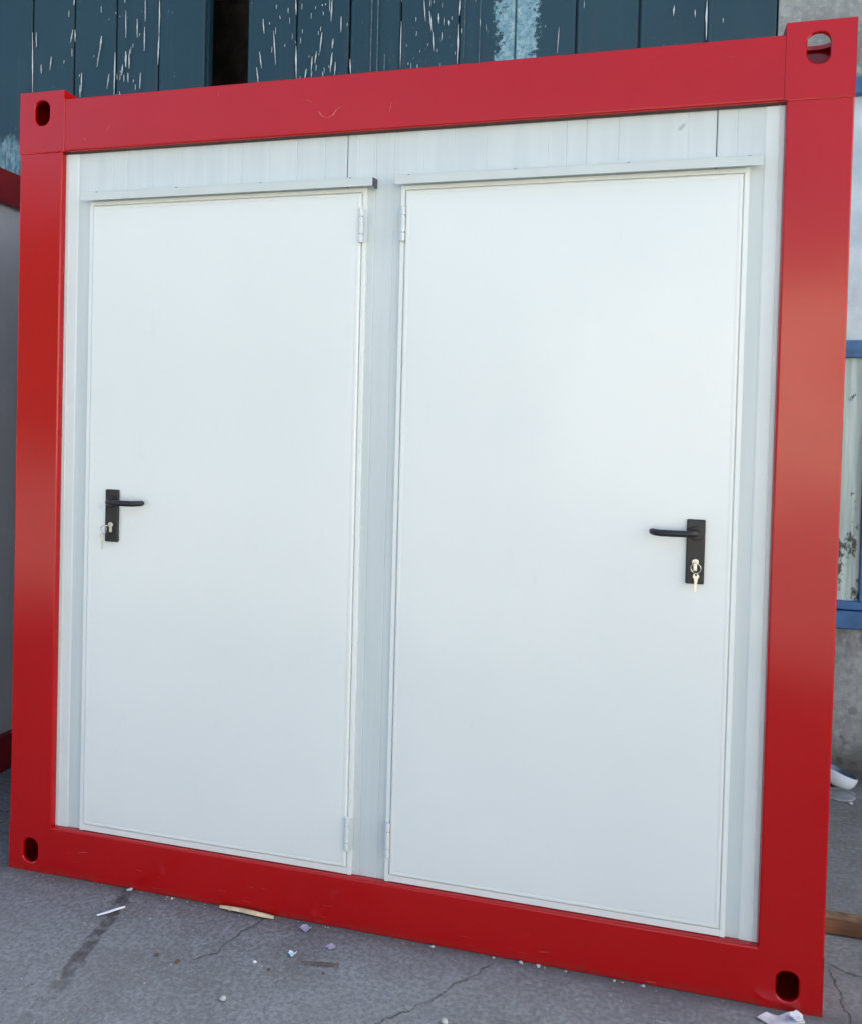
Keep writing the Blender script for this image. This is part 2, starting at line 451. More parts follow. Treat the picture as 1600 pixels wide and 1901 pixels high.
# ------------------------------------------------------------------ the factory hall behind
WY = 1.8
hall = thing('factory_hall', 'factory hall of dark blue boards streaked with white, beside a blue framed window', 'building', (0, WY, 0))
def local(o):  # parts are modelled in world coordinates; shift them under their thing
    o.location = -Vector(o.parent.location); return o
HX0, HX1, HH = -24.0, 13.4, 7.5
seams = [-4.02, -3.74, -3.45, -3.16, -2.87, -2.58, -2.29, -2.0, -1.745, -1.488, -1.216, -.947, -.681, -.399]
seams2 = [-.149, .129, .421, .694, .992, 1.274, 1.565, 1.857, 2.157, 2.462]
rng = random.Random(5)
bm = NB()
GZ = 4.75
def plank(x0, x1):
    dy = rng.uniform(-.004, .004); tl = rng.uniform(-.002, .002); g0 = .004
    prof = [(x0 + g0, WY + .03), (x0 + g0, WY + .006 + dy), (x0 + g0 + .006, WY + dy), (x0 + .02, WY + dy), (x0 + .028, WY + .004 + dy),
            (x1 - .03, WY + .004 + dy + tl), (x1 - .024, WY + dy + tl), (x1 - g0 - .006, WY + dy + tl), (x1 - g0, WY + .006 + dy + tl), (x1 - g0, WY + .03)]
    add_prism(bm, prof, 'z', .05, GZ)
for ss in (seams, seams2):
    for a, b in zip(ss, ss[1:]): plank(a, b)
def streak(bm, x0, z0, x1, z1, w, y, mi, n=7, taper=True):
    pts = []
    for i in range(n + 1):
        t = i / n; k = w * .5 * (1 if not taper else min(1, .2 + 2 * t, .12 + 1.8 * (1 - t))) * rng.uniform(.75, 1.2)
        c = (x0 + (x1 - x0) * t + rng.uniform(-.12, .12) * w, z0 + (z1 - z0) * t)
        pts.append((c[0] - k, c[0] + k, c[1]))
    prof = [(p[0], p[2]) for p in pts] + [(p[1], p[2]) for p in reversed(pts)]
    add_prism(bm, prof, 'y', y, y + .003, mi)
ST = [(-1.486,3.66,-1.479,3.321,.01),(-1.461,3.658,-1.459,3.573,.0075),(-1.215,3.813,-1.215,3.783,.01),(-1.219,3.65,-1.235,3.577,.0075),(-1.205,3.648,-1.204,3.58,.0075),(-1.224,3.546,-1.223,3.501,.005),(-1.358,3.513,-1.367,3.438,.0075),(-1.425,3.474,-1.424,3.422,.0075),(-.946,3.5,-.948,3.262,.01),(-1.034,3.597,-1.043,3.515,.0125),(-1.043,3.53,-1.061,3.428,.0063),(-.883,3.72,-.88,3.573,.006),(-.879,3.5,-.877,3.412,.0125),(-.858,3.483,-.856,3.401,.0075),(-.897,3.428,-.903,3.37,.01),(-.863,3.381,-.861,3.329,.0075),(-.811,3.669,-.809,3.567,.0075),(-.763,3.766,-.761,3.649,.0063),(-.764,3.621,-.764,3.49,.0075),(-.674,3.756,-.673,3.568,.01),(-.673,3.568,-.679,3.41,.01),(-.785,3.375,-.787,3.288,.0075),(-.982,3.385,-.994,3.304,.0075),(-1.158,3.406,-1.159,3.302,.0075),(-1.167,3.338,-1.166,3.273,.0075),(-.058,3.594,-.05,3.515,.0088),(.002,3.527,.019,3.35,.0088),(-.075,3.428,-.061,3.337,.0088),(-.089,3.345,-.078,3.26,.0088),(.126,3.672,.128,3.595,.0112),(.132,3.437,.136,3.262,.0125),(.326,3.651,.323,3.543,.01),(.378,3.564,.378,3.483,.0075),(.274,3.493,.265,3.389,.01),(.247,3.399,.239,3.336,.0088),(.224,3.374,.219,3.297,.0075),(.192,3.313,.184,3.258,.01),(.337,3.454,.332,3.405,.0088),(.333,3.383,.324,3.283,.01),(.352,3.335,.348,3.267,.0075),(.431,3.342,.436,3.265,.0088),(.699,3.506,.699,3.27,.0063),(.814,3.6,.825,3.493,.0075),(.843,3.544,.857,3.437,.01),(.863,3.436,.868,3.343,.01),(.885,3.527,.889,3.474,.01),(.938,3.487,.942,3.461,.0125),(.91,3.432,.908,3.392,.0063),(.996,3.581,.992,3.503,.0112),(.991,3.464,.991,3.266,.0112),(1.486,3.402,1.48,3.276,.005),(2.156,3.459,2.157,3.276,.0125),(2.012,3.45,2.011,3.401,.0088),(2.105,3.421,2.107,3.386,.0063)]
for a in ST: streak(bm, *a[:4], a[4] * .66, WY - .0075, 1)
# the same weathering goes on beyond the frame of the photograph, and small flecks between
for _ in range(150):
    x = rng.uniform(-3.9, 2.4)
    if -.42 < x < -.12: continue
    z = rng.uniform(.4, 4.6)
    if 2.9 < z < 3.9 and -1.75 < x < 2.46: continue
    L = rng.uniform(.03, .2); streak(bm, x, z + L, x + rng.uniform(-.015, .015), z, rng.uniform(.005, .012), WY - .0075, 1)
for cx, s, n in ((-.88, .05, 12), (-1.2, .1, 4), (.28, .09, 24), (.87, .09, 34), (0.02, .1, 10), (1.5, .15, 6), (-1.0, .12, 5), (2.2, .2, 4)):
    for _ in range(n):
        x = rng.gauss(cx, s); z = rng.uniform(3.2, 3.8); L = rng.uniform(.008, .04)
        if -.42 < x < -.12: continue
        streak(bm, x, z + L, x + rng.uniform(-.003, .003), z, rng.uniform(.0015, .0036), WY - .0075, 1, 3)
for s in seams[1:-1] + seams2[1:-1]:             # white paint left in the seams
    for _ in range(2):
        z = rng.uniform(.5, 2.9); streak(bm, s, z + rng.uniform(.1, .4), s, z, .01, WY - .0075, 1)
local(obj('board_cladding', bm, [M['plank'], M['flake']], hall))
# thin pale runs on one board
bm = NB()
for a in ((.542, 3.70, .54, 3.1, .004), (.574, 3.70, .577, 3.1, .004), (.615, 3.352, .614, 3.1, .004), (1.10, 3.7, 1.10, 3.2, .003), (1.02, 3.7, 1.02, 3.3, .0025)):
    streak(bm, *a, WY - .0062, 0, 16, False)
dr = local(obj('dried_runs', bm, plain('pale_blue_run', (.11, .17, .21), .6, var=.3, scale=50), hall)); dr['kind'] = 'stuff'

bm = NB()                                         # rails and backing behind the boards so that no daylight leaks
for x0, x1 in ((-4.02, -.392), (-.156, 2.462)):
    add_box(bm, (x0, WY + .031, .03), (x1, WY + .07, GZ + .05))
add_box(bm, (-4.02, WY - .01, GZ + .052), (2.462, WY + .09, GZ + .22), .004)
local(obj('door_rail', bm, M['plank'], hall))

bm = NB()                                         # masonry: left, above, right of the gate, round the window
X0, X1, Z0, Z1 = 2.64, 5.0, .625, 3.06            # window opening
y0, y1 = WY, WY + .25
add_box(bm, (HX0, y0, -.2), (-4.03, y1, HH))
add_box(bm, (-4.03, y0, GZ + .23), (2.466, y1, HH))
add_box(bm, (2.466, y0, -.2), (X0, y1, HH))
add_box(bm, (X0, y0, Z1), (X1, y1, HH))
add_box(bm, (X0, y0, -.2), (X1, y1, Z0))
add_box(bm, (X1, y0, -.2), (HX1, y1, HH))
add_box(bm, (HX1 - .25, y1, -.2), (HX1, 14, HH)); add_box(bm, (HX0, y1, -.2), (HX0 + .25, 14, HH)); add_box(bm, (HX0 + .25, 13.75, -.2), (HX1 - .25, 14, HH))
local(obj('concrete_wall', bm, M['stucco'], hall, smooth=False))
bm = NB(); add_box(bm, (HX0 - .15, WY - .15, HH + .003), (HX1 + .15, 14.1, HH + .2)); local(obj('roof', bm, M['roofm'], hall, smooth=False))
bm = NB(); add_prism(bm, [(WY - .002, 5.55), (.35, 5.30), (.35, 5.38), (WY - .002, 5.66)], 'x', HX0, 5.2); local(obj('added_shade_canopy', bm, M['roofm'], hall, smooth=False))  # added out of view to block overhead light on the containers and boards
bm = NB()
add_box(bm, (X0, WY - .012, Z0), (X0 + .06, WY + .09, Z1), .004)
add_box(bm, (X1 - .06, WY - .012, Z0), (X1, WY + .09, Z1), .004)
add_box(bm, (X0 + .061, WY - .014, 2.985), (X1 - .061, WY + .09, Z1 - .003), .004)
add_box(bm, (X0 + .061, WY - .014, 1.828), (X1 - .061, WY + .09, 1.905), .006)
add_box(bm, (X0 + .061, WY - .018, 1.855), (X1 - .061, WY - .0145, 1.862))
add_box(bm, (X0 + .061, WY - .03, Z0 + .006), (X1 - .061, WY + .09, Z0 + .085), .006)
add_box(bm, (X0 + .061, WY - .012, Z0 + .088), (X1 - .061, WY + .09, Z0 + .125), .006)
for xm in (2.880, 3.5, 4.2):
    add_box(bm, (xm, WY - .006, Z0 + .127), (xm + .035, WY + .085, 1.826), .003)
wf = local(obj('window', bm, M['bluefr'], hall))
bm = NB(); add_box(bm, (X0 + .06, WY + .03, 1.9), (X1 - .06, WY + .036, 2.99)); obj('pane', bm, M['paneu'], wf)
bm = NB(); add_box(bm, (X0 + .06, WY + .02, Z0 + .12), (X1 - .06, WY + .026, 1.83)); obj('pane', bm, M['panel_low'], wf)

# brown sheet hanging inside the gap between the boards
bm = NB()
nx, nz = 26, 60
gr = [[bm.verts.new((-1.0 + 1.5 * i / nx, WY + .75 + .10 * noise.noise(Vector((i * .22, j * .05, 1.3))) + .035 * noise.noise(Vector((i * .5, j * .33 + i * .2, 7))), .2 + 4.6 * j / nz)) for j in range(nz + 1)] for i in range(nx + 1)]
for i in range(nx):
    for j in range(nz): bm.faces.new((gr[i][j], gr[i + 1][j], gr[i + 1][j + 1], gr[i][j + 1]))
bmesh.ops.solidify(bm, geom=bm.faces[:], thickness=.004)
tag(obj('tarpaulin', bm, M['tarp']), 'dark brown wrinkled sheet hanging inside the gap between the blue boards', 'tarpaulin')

# ------------------------------------------------------------------ the red framed container
CW, CH, CD = 2.438, 2.495, 1.45
PW = .157                                         # post width
BZ, TZ0, TZ1 = .151, 2.303, 2.467
PY = .025                                         # depth of the white panel behind the frame face
crng = random.Random(9)

def casting_front_top(bm, x0, x1, yd):
    w, z0, z1 = x1 - x0, TZ0, CH
    left = x0 < 1
    hc = .081 if left else .352 - .275
    t = .012
    y = -.0015
    cz = 2.428 - z0
    holed_plate(bm, w, z1 - z0, (hc, cz), .0275, .0385, t, frame_mat((x0, y, z0), (1, 0, 0), (0, 0, 1), (0, 1, 0)))
    # top plate with a hole, side plates, back
    if left: add_box(bm, (x0, y + t + .0005, z1 - t), (x1, yd, z1))
    else: holed_plate(bm, w, yd - t - .001, (hc + .012, .075), .045, .055, t, frame_mat((x0, y + t + .0005, z1), (1, 0, 0), (0, 1, 0), (0, 0, -1)))
    add_box(bm, (x0 + t + .0005, yd - t, z0 + t), (x1 - t - .0005, yd - .0005, z1 - t - .0005))
    for xa, xb in ((x0, x0 + t), (x1 - t, x1)):
        add_box(bm, (xa, y + t + .0005, z0 + t), (xb, yd, z1 - t - .0005))
    add_box(bm, (x0, y + t + .0005, z0), (x1, yd, z0 + t - .0005))

def casting_front_bottom(bm, x0, x1, yd):
    hc = .080 if x0 < 1 else .3545 - .281
    t = .012
    holed_plate(bm, x1 - x0, BZ, (hc, .067 if x0 < 1 else .062), .0275, .039, t, frame_mat((x0, 0, 0), (1, 0, 0), (0, 0, 1), (0, 1, 0)))
    add_box(bm, (x0, t + .0005, 0), (x0 + t, yd, BZ)); add_box(bm, (x0 + t + .0005, t + .001, .001), (x1 - t - .0005, yd - t - .0005, .010)); add_box(bm, (x1 - t, t + .0005, 0), (x1, yd, BZ))
    add_box(bm, (x0 + t, yd - t, 0), (x1 - t, yd, BZ - t - .001)); add_box(bm, (x0 + t + .0005, t + .001, BZ - t), (x1 - t - .0005, yd, BZ - .0005))

def weld(bm, pts, r=.003):
    out = []
    for (a, b) in zip(pts, pts[1:]):
        a, b = Vector(a), Vector(b); n = max(3, int((b - a).length / .006))
        for i in range(n): out.append(a.lerp(b, i / n) + Vector((0, crng.uniform(-.0006, .0006), crng.uniform(-.0013, .0013))))
    out.append(Vector(pts[-1]))
    add_tube(bm, out, [r * crng.uniform(.7, 1.15) for _ in out], 6)

def build_container(label):
    c = thing('office_container', label, 'container', (0, 0, 0))
    P = lambda name, bm, m, **k: obj(name, bm, m, c, **k)
    rr = .006
    # front posts
    for x0, x1 in ((0, PW), (CW - PW, CW)):
        bm = NB(); add_prism(bm, rrect(x0, 0, x1, .16, (rr, rr, 0, 0)), 'z', BZ, TZ0)
        weld(bm, [(x0 + .004, -.0002, TZ0), (x1 - .004, -.0002, TZ0)])
        if x0 > 1:                                # small dark nicks and pale scuffs
            for (a, z) in ((2.296, 1.544), (2.368, 1.405), (2.406, 1.31), (2.352, 1.214), (2.40, 1.47), (2.33, 1.43)):
                streak(bm, a - .004, z, a + .004, z + crng.uniform(-.003, .003), .003, -.0006, 1, 3)
        P('corner_post', bm, [M['red'], M['seal']])
    # back posts
    for x0, x1 in ((0, PW), (CW - PW, CW)):
        bm = NB(); add_prism(bm, rrect(x0, CD - .16, x1, CD, (0, 0, rr, rr)), 'z', BZ, TZ0); P('corner_post', bm, M['red'])
    # castings
    bm = NB(); casting_front_top(bm, 0, .163, .165); weld(bm, [(.1645, -.0005, TZ0), (.1645, -.0005, TZ1)], .0022); P('corner_casting', bm, M['red'], smooth=False)
    bm = NB(); casting_front_top(bm, 2.275, CW, .165); P('corner_casting', bm, M['red'], smooth=False)
    bm = NB(); casting_front_bottom(bm, 0, PW, .16); P('corner_casting', bm, M['red'], smooth=False)
    bm = NB(); casting_front_bottom(bm, CW - PW, CW, .16); P('corner_casting', bm, M['red'], smooth=False)
    for x0 in (0, CW - PW):
        bm = NB(); add_box(bm, (x0, CD - .16, TZ0), (x0 + PW, CD, CH)); P('corner_casting', bm, M['red'], smooth=False)
        bm = NB(); add_box(bm, (x0, CD - .16, 0), (x0 + PW, CD, BZ)); P('corner_casting', bm, M['red'], smooth=False)
    # front beams
    bm = NB(); add_prism(bm, rrect(0, TZ0, .10, TZ1, (rr, 0, 0, .004)), 'x', .1635, 2.2745)
    sc = [(.968, 2.403), (.985, 2.401), (1.001, 2.394)]
    for pts, w in ((sc, .0022), ([(1.022, 2.365), (1.028, 2.357), (1.036, 2.350), (1.051, 2.346), (1.066, 2.352), (1.071, 2.359), (1.077, 2.367)], .0035), ([(1.077, 2.367), (1.09, 2.375), (1.101, 2.379)], .0018)):
        for a, b in zip(pts, pts[1:]): streak(bm, a[0], a[1], b[0], b[1], w, -.0007, 1, 3, False)
    for _ in range(6):
        x, z = crng.uniform(.2, 2.2), crng.uniform(2.32, 2.45); a = crng.uniform(0, 3.1); L = crng.uniform(.01, .035)
        streak(bm, x, z, x + L * math.cos(a), z + L * math.sin(a), .0009, -.0005, 1, 4)
    P('top_beam', bm, [M['red'], M['chipsoft']])
    bm = NB(); add_prism(bm, rrect(0, 0, .14, BZ, (.005, 0, 0, rr)), 'x', PW, CW - PW)
    for a in ((.264, .088, .296, .093, .003), (1.723, .037, 1.752, .041, .0025), (2.009, .010, 2.032, .0115, .006)): streak(bm, a[0], a[1], a[2], a[3], a[4], -.0007, 1, 4)
    for (x, z, s) in ((1.543, .081, .008), (1.695, .082, .006), (1.833, .039, .007)): streak(bm, x - s / 2, z, x + s / 2, z, s, -.0007, 1, 3)
    for _ in range(16):
        x, z = crng.uniform(.2, 2.2), crng.uniform(.01, .09); L = crng.uniform(.01, .04); streak(bm, x, z, x + L, z + crng.uniform(-.003, .003), .0013, -.0005, 2, 4)
    P('bottom_beam', bm, [M['red'], M['chip'], M['chipsoft']])
    # side and back rails
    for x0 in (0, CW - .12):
        bm = NB(); add_box(bm, (x0, .166, TZ0 + .03), (x0 + .12, CD - .161, TZ1), .005); P('side_rail', bm, M['rail_shaded'])
        bm = NB(); add_box(bm, (x0, .161, .001), (x0 + .12, CD - .161, BZ), .005); P('side_rail', bm, M['rail_shaded'])
    for z0, z1 in ((.001, BZ), (TZ0, TZ1)):
        bm = NB(); add_box(bm, (PW + .001, CD - .12, z0), (CW - PW - .001, CD, z1), .005); P('back_beam', bm, M['red'])
    # side panels, back panel, roof, floor
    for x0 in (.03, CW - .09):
        bm = NB(); add_box(bm, (x0, .161, BZ - .01), (x0 + .06, CD - .161, TZ0 + .06)); P('side_panel', bm, M['side_shaded'], smooth=False)
    bm = NB(); add_box(bm, (PW + .002, CD - .09, BZ + .001), (CW - PW - .002, CD - .03, TZ0 - .001)); P('back_panel', bm, M['panel'], smooth=False)
    bm = NB(); add_box(bm, (.121, .17, TZ1 - .06), (CW - .121, CD - .125, TZ1 - .03)); P('roof_panel', bm, M['gutter'], smooth=False)
    bm = NB(); add_box(bm, (.121, .145, .03), (CW - .121, CD - .125, BZ - .012)); P('floor_panel', bm, M['hall'], smooth=False)
    # front panel: three one metre sandwich panels with shallow ribs and dark joints
    bm = NB()
    joints = [PW - .01, 1.1045, 2.1185, CW - PW + .01]
    pr = random.Random(3)
    for a, b in zip(joints, joints[1:]):
        a2, b2 = a + .0012, b - .0012
        prof = [(a2, PY + .05), (a2, PY + .002), (a2 + .002, PY)]
        x = a2 + pr.uniform(.03, .05); wide = True
        while x < b2 - .02:
            d = pr.choice((.0005, .0008, .0012, .0016))
            prof += [(x - .0022, PY), (x, PY + d), (x + .0022, PY)]
            x += (.052 if pr.random() < .45 else .087) + pr.uniform(-.003, .003)
        prof += [(b2 - .002, PY), (b2, PY + .002), (b2, PY + .05)]
        add_prism(bm, prof, 'z', BZ + .0005, TZ0 - .0005)
        if b < 2.2: add_box(bm, (b - .0015, PY + .004, BZ + .001), (b + .0015, PY + .049, TZ0 - .001), mi=1)
    P('front_panel', bm, [M['panel'], M['seam']], angle=12)
    # trims at both posts, strip under the top beam, seal above the bottom beam
    for s in (0, 1):
        xa = PW + .0005 if s == 0 else CW - PW - .0005; sg = 1 if s == 0 else -1
        prof = [(xa, PY - .004), (xa + sg * .040, PY - .004), (xa + sg * .046, PY - .0005), (xa, PY - .0005)]
        bm = NB(); add_prism(bm, prof, 'z', BZ + .0006, TZ0 - .0006)
        add_tube(bm, [(xa + sg * .012, PY - .004, BZ + .001), (xa + sg * .012, PY - .004, TZ0 - .001)], .0022, 6)
        P('edge_trim', bm, M['trim'])
    bm = NB(); add_prism(bm, [(PY - .014, TZ0 - .0003), (PY - .0045, TZ0 - .0045), (PY - .0045, TZ0 - .0003)], 'x', PW, CW - PW); P('seal_strip', bm, M['seal'])
    # doors
    for (x0, x1, hinge_right, knob) in ((.251, 1.1705, True, .3595), (1.272, 2.201, False, 2.0972)):
        z0, z1 = .1525, 2.1455
        ff = PY - .009                            # frame face
        bm = NB(); fw = .0125
        add_prism(bm, rrect(x0, ff, x0 + fw, PY - .0003, (.0015, .0015, 0, 0), 2), 'z', z0, z1)
        add_prism(bm, rrect(x1 - fw, ff, x1, PY - .0003, (.0015, .0015, 0, 0), 2), 'z', z0, z1)
        add_prism(bm, rrect(ff + .0003, z1 - fw, PY - .0003, z1 - .0003, (.0015, 0, 0, .0015), 2), 'x', x0 + fw, x1 - fw)
        add_prism(bm, rrect(ff + .0003, z0 + .0003, PY - .0003, z0 + fw + .0065, (.0015, 0, 0, .0015), 2), 'x', x0 + fw, x1 - fw)
        add_box(bm, (x0 + fw, PY - .003, z0 + fw), (x1 - fw, PY - .0006, z1 - fw))
        fr = obj('door_frame', bm, M['frame'], c)
        # leaf: slightly pillowed steel sheet with a folded edge
        lx0, lx1, lz0, lz1 = x0 + fw + .003, x1 - fw - .003, z0 + fw + .0095, z1 - fw - .003
        yf = ff - .006
        bm = NB()
        def axis(a, b):
            e = [0, .0008, .0022, .0045, .010, .0108, .0125, .016, .03, .06, .10]
            return [a + q for q in e] + [a + .1 + (b - a - .2) * i / 8 for i in range(1, 8)] + [b - q for q in reversed(e)]
        X, Z = axis(lx0, lx1), axis(lz0, lz1)
        def depth(x, z):
            d = min(x - lx0, lx1 - x, z - lz0, lz1 - z)
            if d < .0045: return yf + .0045 - math.sqrt(max(0, .0045 ** 2 - (.0045 - d) ** 2))
            y = yf
            if d >= .0108: y += .0009             # pressed line just inside the folded edge
            if d >= .0125: y -= .0006
            y -= .0022 * (1 - math.exp(-max(0, d - .0125) / .05))
            return y
        gg = [[bm.verts.new((x, depth(x, z), z)) for z in Z] for x in X]
        for i in range(len(X) - 1):
            for j in range(len(Z) - 1): bm.faces.new((gg[i][j], gg[i + 1][j], gg[i + 1][j + 1], gg[i][j + 1]))
        rim = [gg[i][0] for i in range(len(X))] + [gg[-1][j] for j in range(1, len(Z))] + [gg[i][-1] for i in range(len(X) - 2, -1, -1)] + [gg[0][j] for j in range(len(Z) - 2, 0, -1)]
        back = [bm.verts.new((v.co.x, PY - .0035, v.co.z)) for v in rim]
        for i in range(len(rim)):
            j = (i + 1) % len(rim); bm.faces.new((rim[j], rim[i], back[i], back[j]))
        bm.faces.new(back)
        door = obj('door', bm, M['door'], c, angle=50)
        # hinges
        hx = x1 - .0135 if hinge_right else x0 + .0095
        for zc in (2.0355, .276):
            bm = NB(); yb = yf - .004
            for a, b in ((-.049, -.027), (-.0243, .0225), (.0252, .049)):
                add_tube(bm, [(hx, yb, zc + a), (hx, yb, zc + a + .002), (hx, yb, zc + b - .002), (hx, yb, zc + b)], [.0062, .0072, .0072, .0062], 14)
            add_tube(bm, [(hx, yb, zc - .048), (hx, yb, zc + .048)], .0035, 10)
            sg = 1 if hinge_right else -1
            add_box(bm, (min(hx, hx + sg * .0125), ff - .0035, zc - .046), (max(hx, hx + sg * .017), ff - .0008, zc + .046), .0006)
            obj('hinge', bm, M['zinc'], door)
        # handle
        pz0, pz1 = (1.0815, 1.245) if hinge_right else (1.072, 1.2395)
        lz = 1.2075 if hinge_right else 1.2045; cz = 1.135 if hinge_right else 1.129; ext = -.009 if hinge_right else -.011
        pf = yf - .0022
        bm = NB(); add_box(bm, (knob - .0232, pf - .009, pz0), (knob + .0232, pf + .0005, pz1), .0032, 3)
        add_tube(bm, [(knob, pf - .0085, lz), (knob, pf - .013, lz), (knob, pf - .0145, lz)], [.0185, .0185, .0165], 28)
        add_box(bm, (knob - .019, pf - .0100, lz - .022), (knob + .019, pf - .0088, lz - .0205)); add_box(bm, (knob - .02, pf - .0097, pz0 + .022), (knob + .02, pf - .0088, pz0 + .023))
        obj('handle_plate', bm, M['black'], door)
        bm = NB(); sg = 1 if knob < 1 else -1
        path = [(knob, pf - .014, lz), (knob, pf - .022, lz), (knob + sg * .003, pf - .031, lz), (knob + sg * .012, pf - .038, lz), (knob + sg * .025, pf - .040, lz - .0005),
                (knob + sg * .06, pf - .040, lz - .001), (knob + sg * (.098 + ext), pf - .039, lz - .001), (knob + sg * (.110 + ext), pf - .036, lz - .0005), (knob + sg * (.118 + ext), pf - .029, lz), (knob + sg * (.121 + ext), pf - .019, lz), (knob + sg * (.1215 + ext), pf - .014, lz)]
        add_tube(bm, path, [.0090, .0088, .0086, .0085, .0085, .0087, .0088, .0087, .0085, .0082, .0075], 16)
        obj('lever_handle', bm, M['black'], door, angle=60)
        bm = NB(); add_tube(bm, [(knob, pf - .009, cz), (knob, pf - .0125, cz), (knob, pf - .0135, cz)], [.0088, .0088, .0078], 24)
        add_box(bm, (knob - .0048, pf - .0128, cz - .023), (knob + .0048, pf - .0088, cz - .005), .0015)
        obj('lock_cylinder', bm, M['brass'], door)
    # rain strips over the doors
    for x0, x1, end in ((.239, 1.195, True), (1.2615, 2.230, False)):
        bm = NB()
        t = .0015
        prof = [(PY - .0012, 2.1795), (PY - .0012, 2.1705), (PY - .036, 2.1655), (PY - .038, 2.1635), (PY - .038, 2.1415), (PY - .0362, 2.1415), (PY - .0362, 2.1625), (PY - .0015, 2.168), (PY - .0003, 2.168), (PY - .0003, 2.1795)]
        add_prism(bm, prof, 'x', x0, x1)
        if end: add_prism(bm, [(PY - .0375, 2.1415), (PY - .0005, 2.1415), (PY - .0005, 2.1685), (PY - .0375, 2.164)], 'x', x1 + .0003, x1 + .0025, 1)
        gt = obj('rain_strip', bm, [M['gutter'], M['gutterend']], c)
        n = 4
        for i in range(n):
            x = x0 + .03 + (x1 - x0 - .06 - (.05 if end else 0)) * i / (n - 1)
            bm = NB(); add_tube(bm, [(x, PY - .0012, 2.174), (x, PY - .0042, 2.174), (x, PY - .005, 2.174)], [.0045, .0045, .003], 8); obj('screw', bm, M['screw'], gt)
    return c

main = build_container('red framed white container with two closed white doors, filling the middle of the picture')

# the neighbour: same make, its side seen at the left edge
def copy_tree(o, parent=None):
    k = o.copy(); COL.objects.link(k); k.parent = parent
    for ch in [q for q in o.children]: copy_tree(ch, k)
    return k
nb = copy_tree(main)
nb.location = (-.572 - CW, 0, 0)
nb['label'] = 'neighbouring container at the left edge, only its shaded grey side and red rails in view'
main['group'] = nb['group'] = 'red framed containers standing in a row'

# ------------------------------------------------------------------ unseen buildings added behind the camera for reflections in the paint
dh = thing('added_dark_shed', 'unseen dark green sheet metal shed at the far left, added to darken reflections', 'building', (-34, -24, 0))  # added dark mass for the left post to reflect
bm = NB(); add_box(bm, (-26, -10, 0), (25, 0, 9.5)); obj('wall', bm, plain('dark_green_sheet', (.045, .06, .05), .6, var=.2, scale=1), dh, smooth=False)
bm = NB(); add_box(bm, (-26.3, -10.3, 9.503), (25.3, .3, 9.8)); obj('roof', bm, M['roofm'], dh, smooth=False)
oh = thing('added_pale_warehouse', 'unseen long pale building across the yard, added for bright reflections in the red paint', 'building', (34, -32, 0))  # added pale mass for the right post to reflect
bm = NB(); add_box(bm, (-36, -12, 0), (40, 0, 8.0)); obj('wall', bm, plain('pale_render', (.64, .62, .55), .8, var=.05, scale=1), oh, smooth=False)
bm = NB(); add_box(bm, (-36.3, -12.3, 8.003), (40.3, .3, 8.3)); obj('roof', bm, M['roofm'], oh, smooth=False)
for i in range(9):
    bm = NB(); add_box(bm, (-33 + 8 * i, .003, 3.2), (-29.5 + 8 * i, .06, 5.0)); obj('window', bm, M['seam'], oh, smooth=False)

# ------------------------------------------------------------------ keys
def key_mesh(bm, o, ax, up, nrm, L=.030, mi=0):
    """flat key: round bow with a hole, stem along -up"""
    o, ax, up, nrm = map(Vector, (o, ax, up, nrm))
    mt = frame_mat(o - nrm * .001, ax, up, nrm)
    n = 20; outr, inn = [], []
    for w in (0, .002):
        outr.append([bm.verts.new(mt @ Vector((.0078 * math.cos(2 * math.pi * i / n), .0078 * math.sin(2 * math.pi * i / n), w))) for i in range(n)])
        inn.append([bm.verts.new(mt @ Vector((.003 * math.cos(2 * math.pi * i / n), .004 + .003 * math.sin(2 * math.pi * i / n), w))) for i in range(n)])
    for i in range(n):
        j = (i + 1) % n
        for A, B in ((outr[0], inn[0]), (inn[0], inn[1]), (inn[1], outr[1]), (outr[1], outr[0])): bm.faces.new((A[i], A[j], B[j], B[i]))
    pts = [(-.0042, -.006), (-.0042, -.012), (-.0036, -.014), (-.0036, -.014 - L), (-.001, -.017 - L), (.0022, -.014 - L)]
    y = -.012 - L; k = 0
    while y < -.016: pts += [(.0036 if k % 2 else .0022, y)]; y += .003; k += 1
    pts += [(.0042, -.012), (.0042, -.006)]
    A = [bm.verts.new(mt @ Vector((p[0], p[1], .0001))) for p in pts]; B = [bm.verts.new(mt @ Vector((p[0], p[1], .0019))) for p in pts]
    for i in range(len(pts)):
        j = (i + 1) % len(pts); bm.faces.new((A[i], A[j], B[j], B[i]))
    bm.faces.new(A); bm.faces.new(B)
    bmesh.ops.recalc_face_normals(bm, faces=bm.faces[:])

pf = PY - .009 - .006 - .0022
def key_bunch(knob, cz, dx, label):
    t = thing('key_bunch', label, 'keys', (knob, pf - .02, cz), 'keys left hanging in the door locks')
    L = Vector((-knob, -(pf - .02), -cz))
    def part(name, bm, m): o = obj(name, bm, m, t); o.location = L; return o
    ky = pf - .0135
    # key pushed into the cylinder: stub of stem and its bow standing out towards the viewer, bow plane vertical
    bm = NB(); add_box(bm, (knob - .0035, ky - .012, cz - .0008), (knob + .0035, ky + .001, cz + .0012))
    n = Vector((.5, 0, .87)).normalized()
    key_mesh(bm, (knob, ky - .020, cz), (1, 0, 0), Vector((0, -1, 0)), (0, 0, 1), .004); part('key', bm, M['steel'])
    bm = NB(); add_ring(bm, (knob + dx * .35, ky - .024, cz - .012), (.25, 1, .1), .0125, .0011, 28, 6); part('ring', bm, M['steel'])
    bm = NB(); key_mesh(bm, (knob + dx * .8, ky - .021, cz - .033), (1, 0, 0), (-.06 if dx < 0 else 0, 0, 1), (0, -1, 0), .025); part('spare_key', bm, M['brass'])
key_bunch(.3595, 1.135, -.018, 'pale keys hanging from the lock of the left door, the narrower looking one')
key_bunch(2.0972, 1.129, .002, 'pale keys on a wire ring hanging straight down from the lock of the right door')

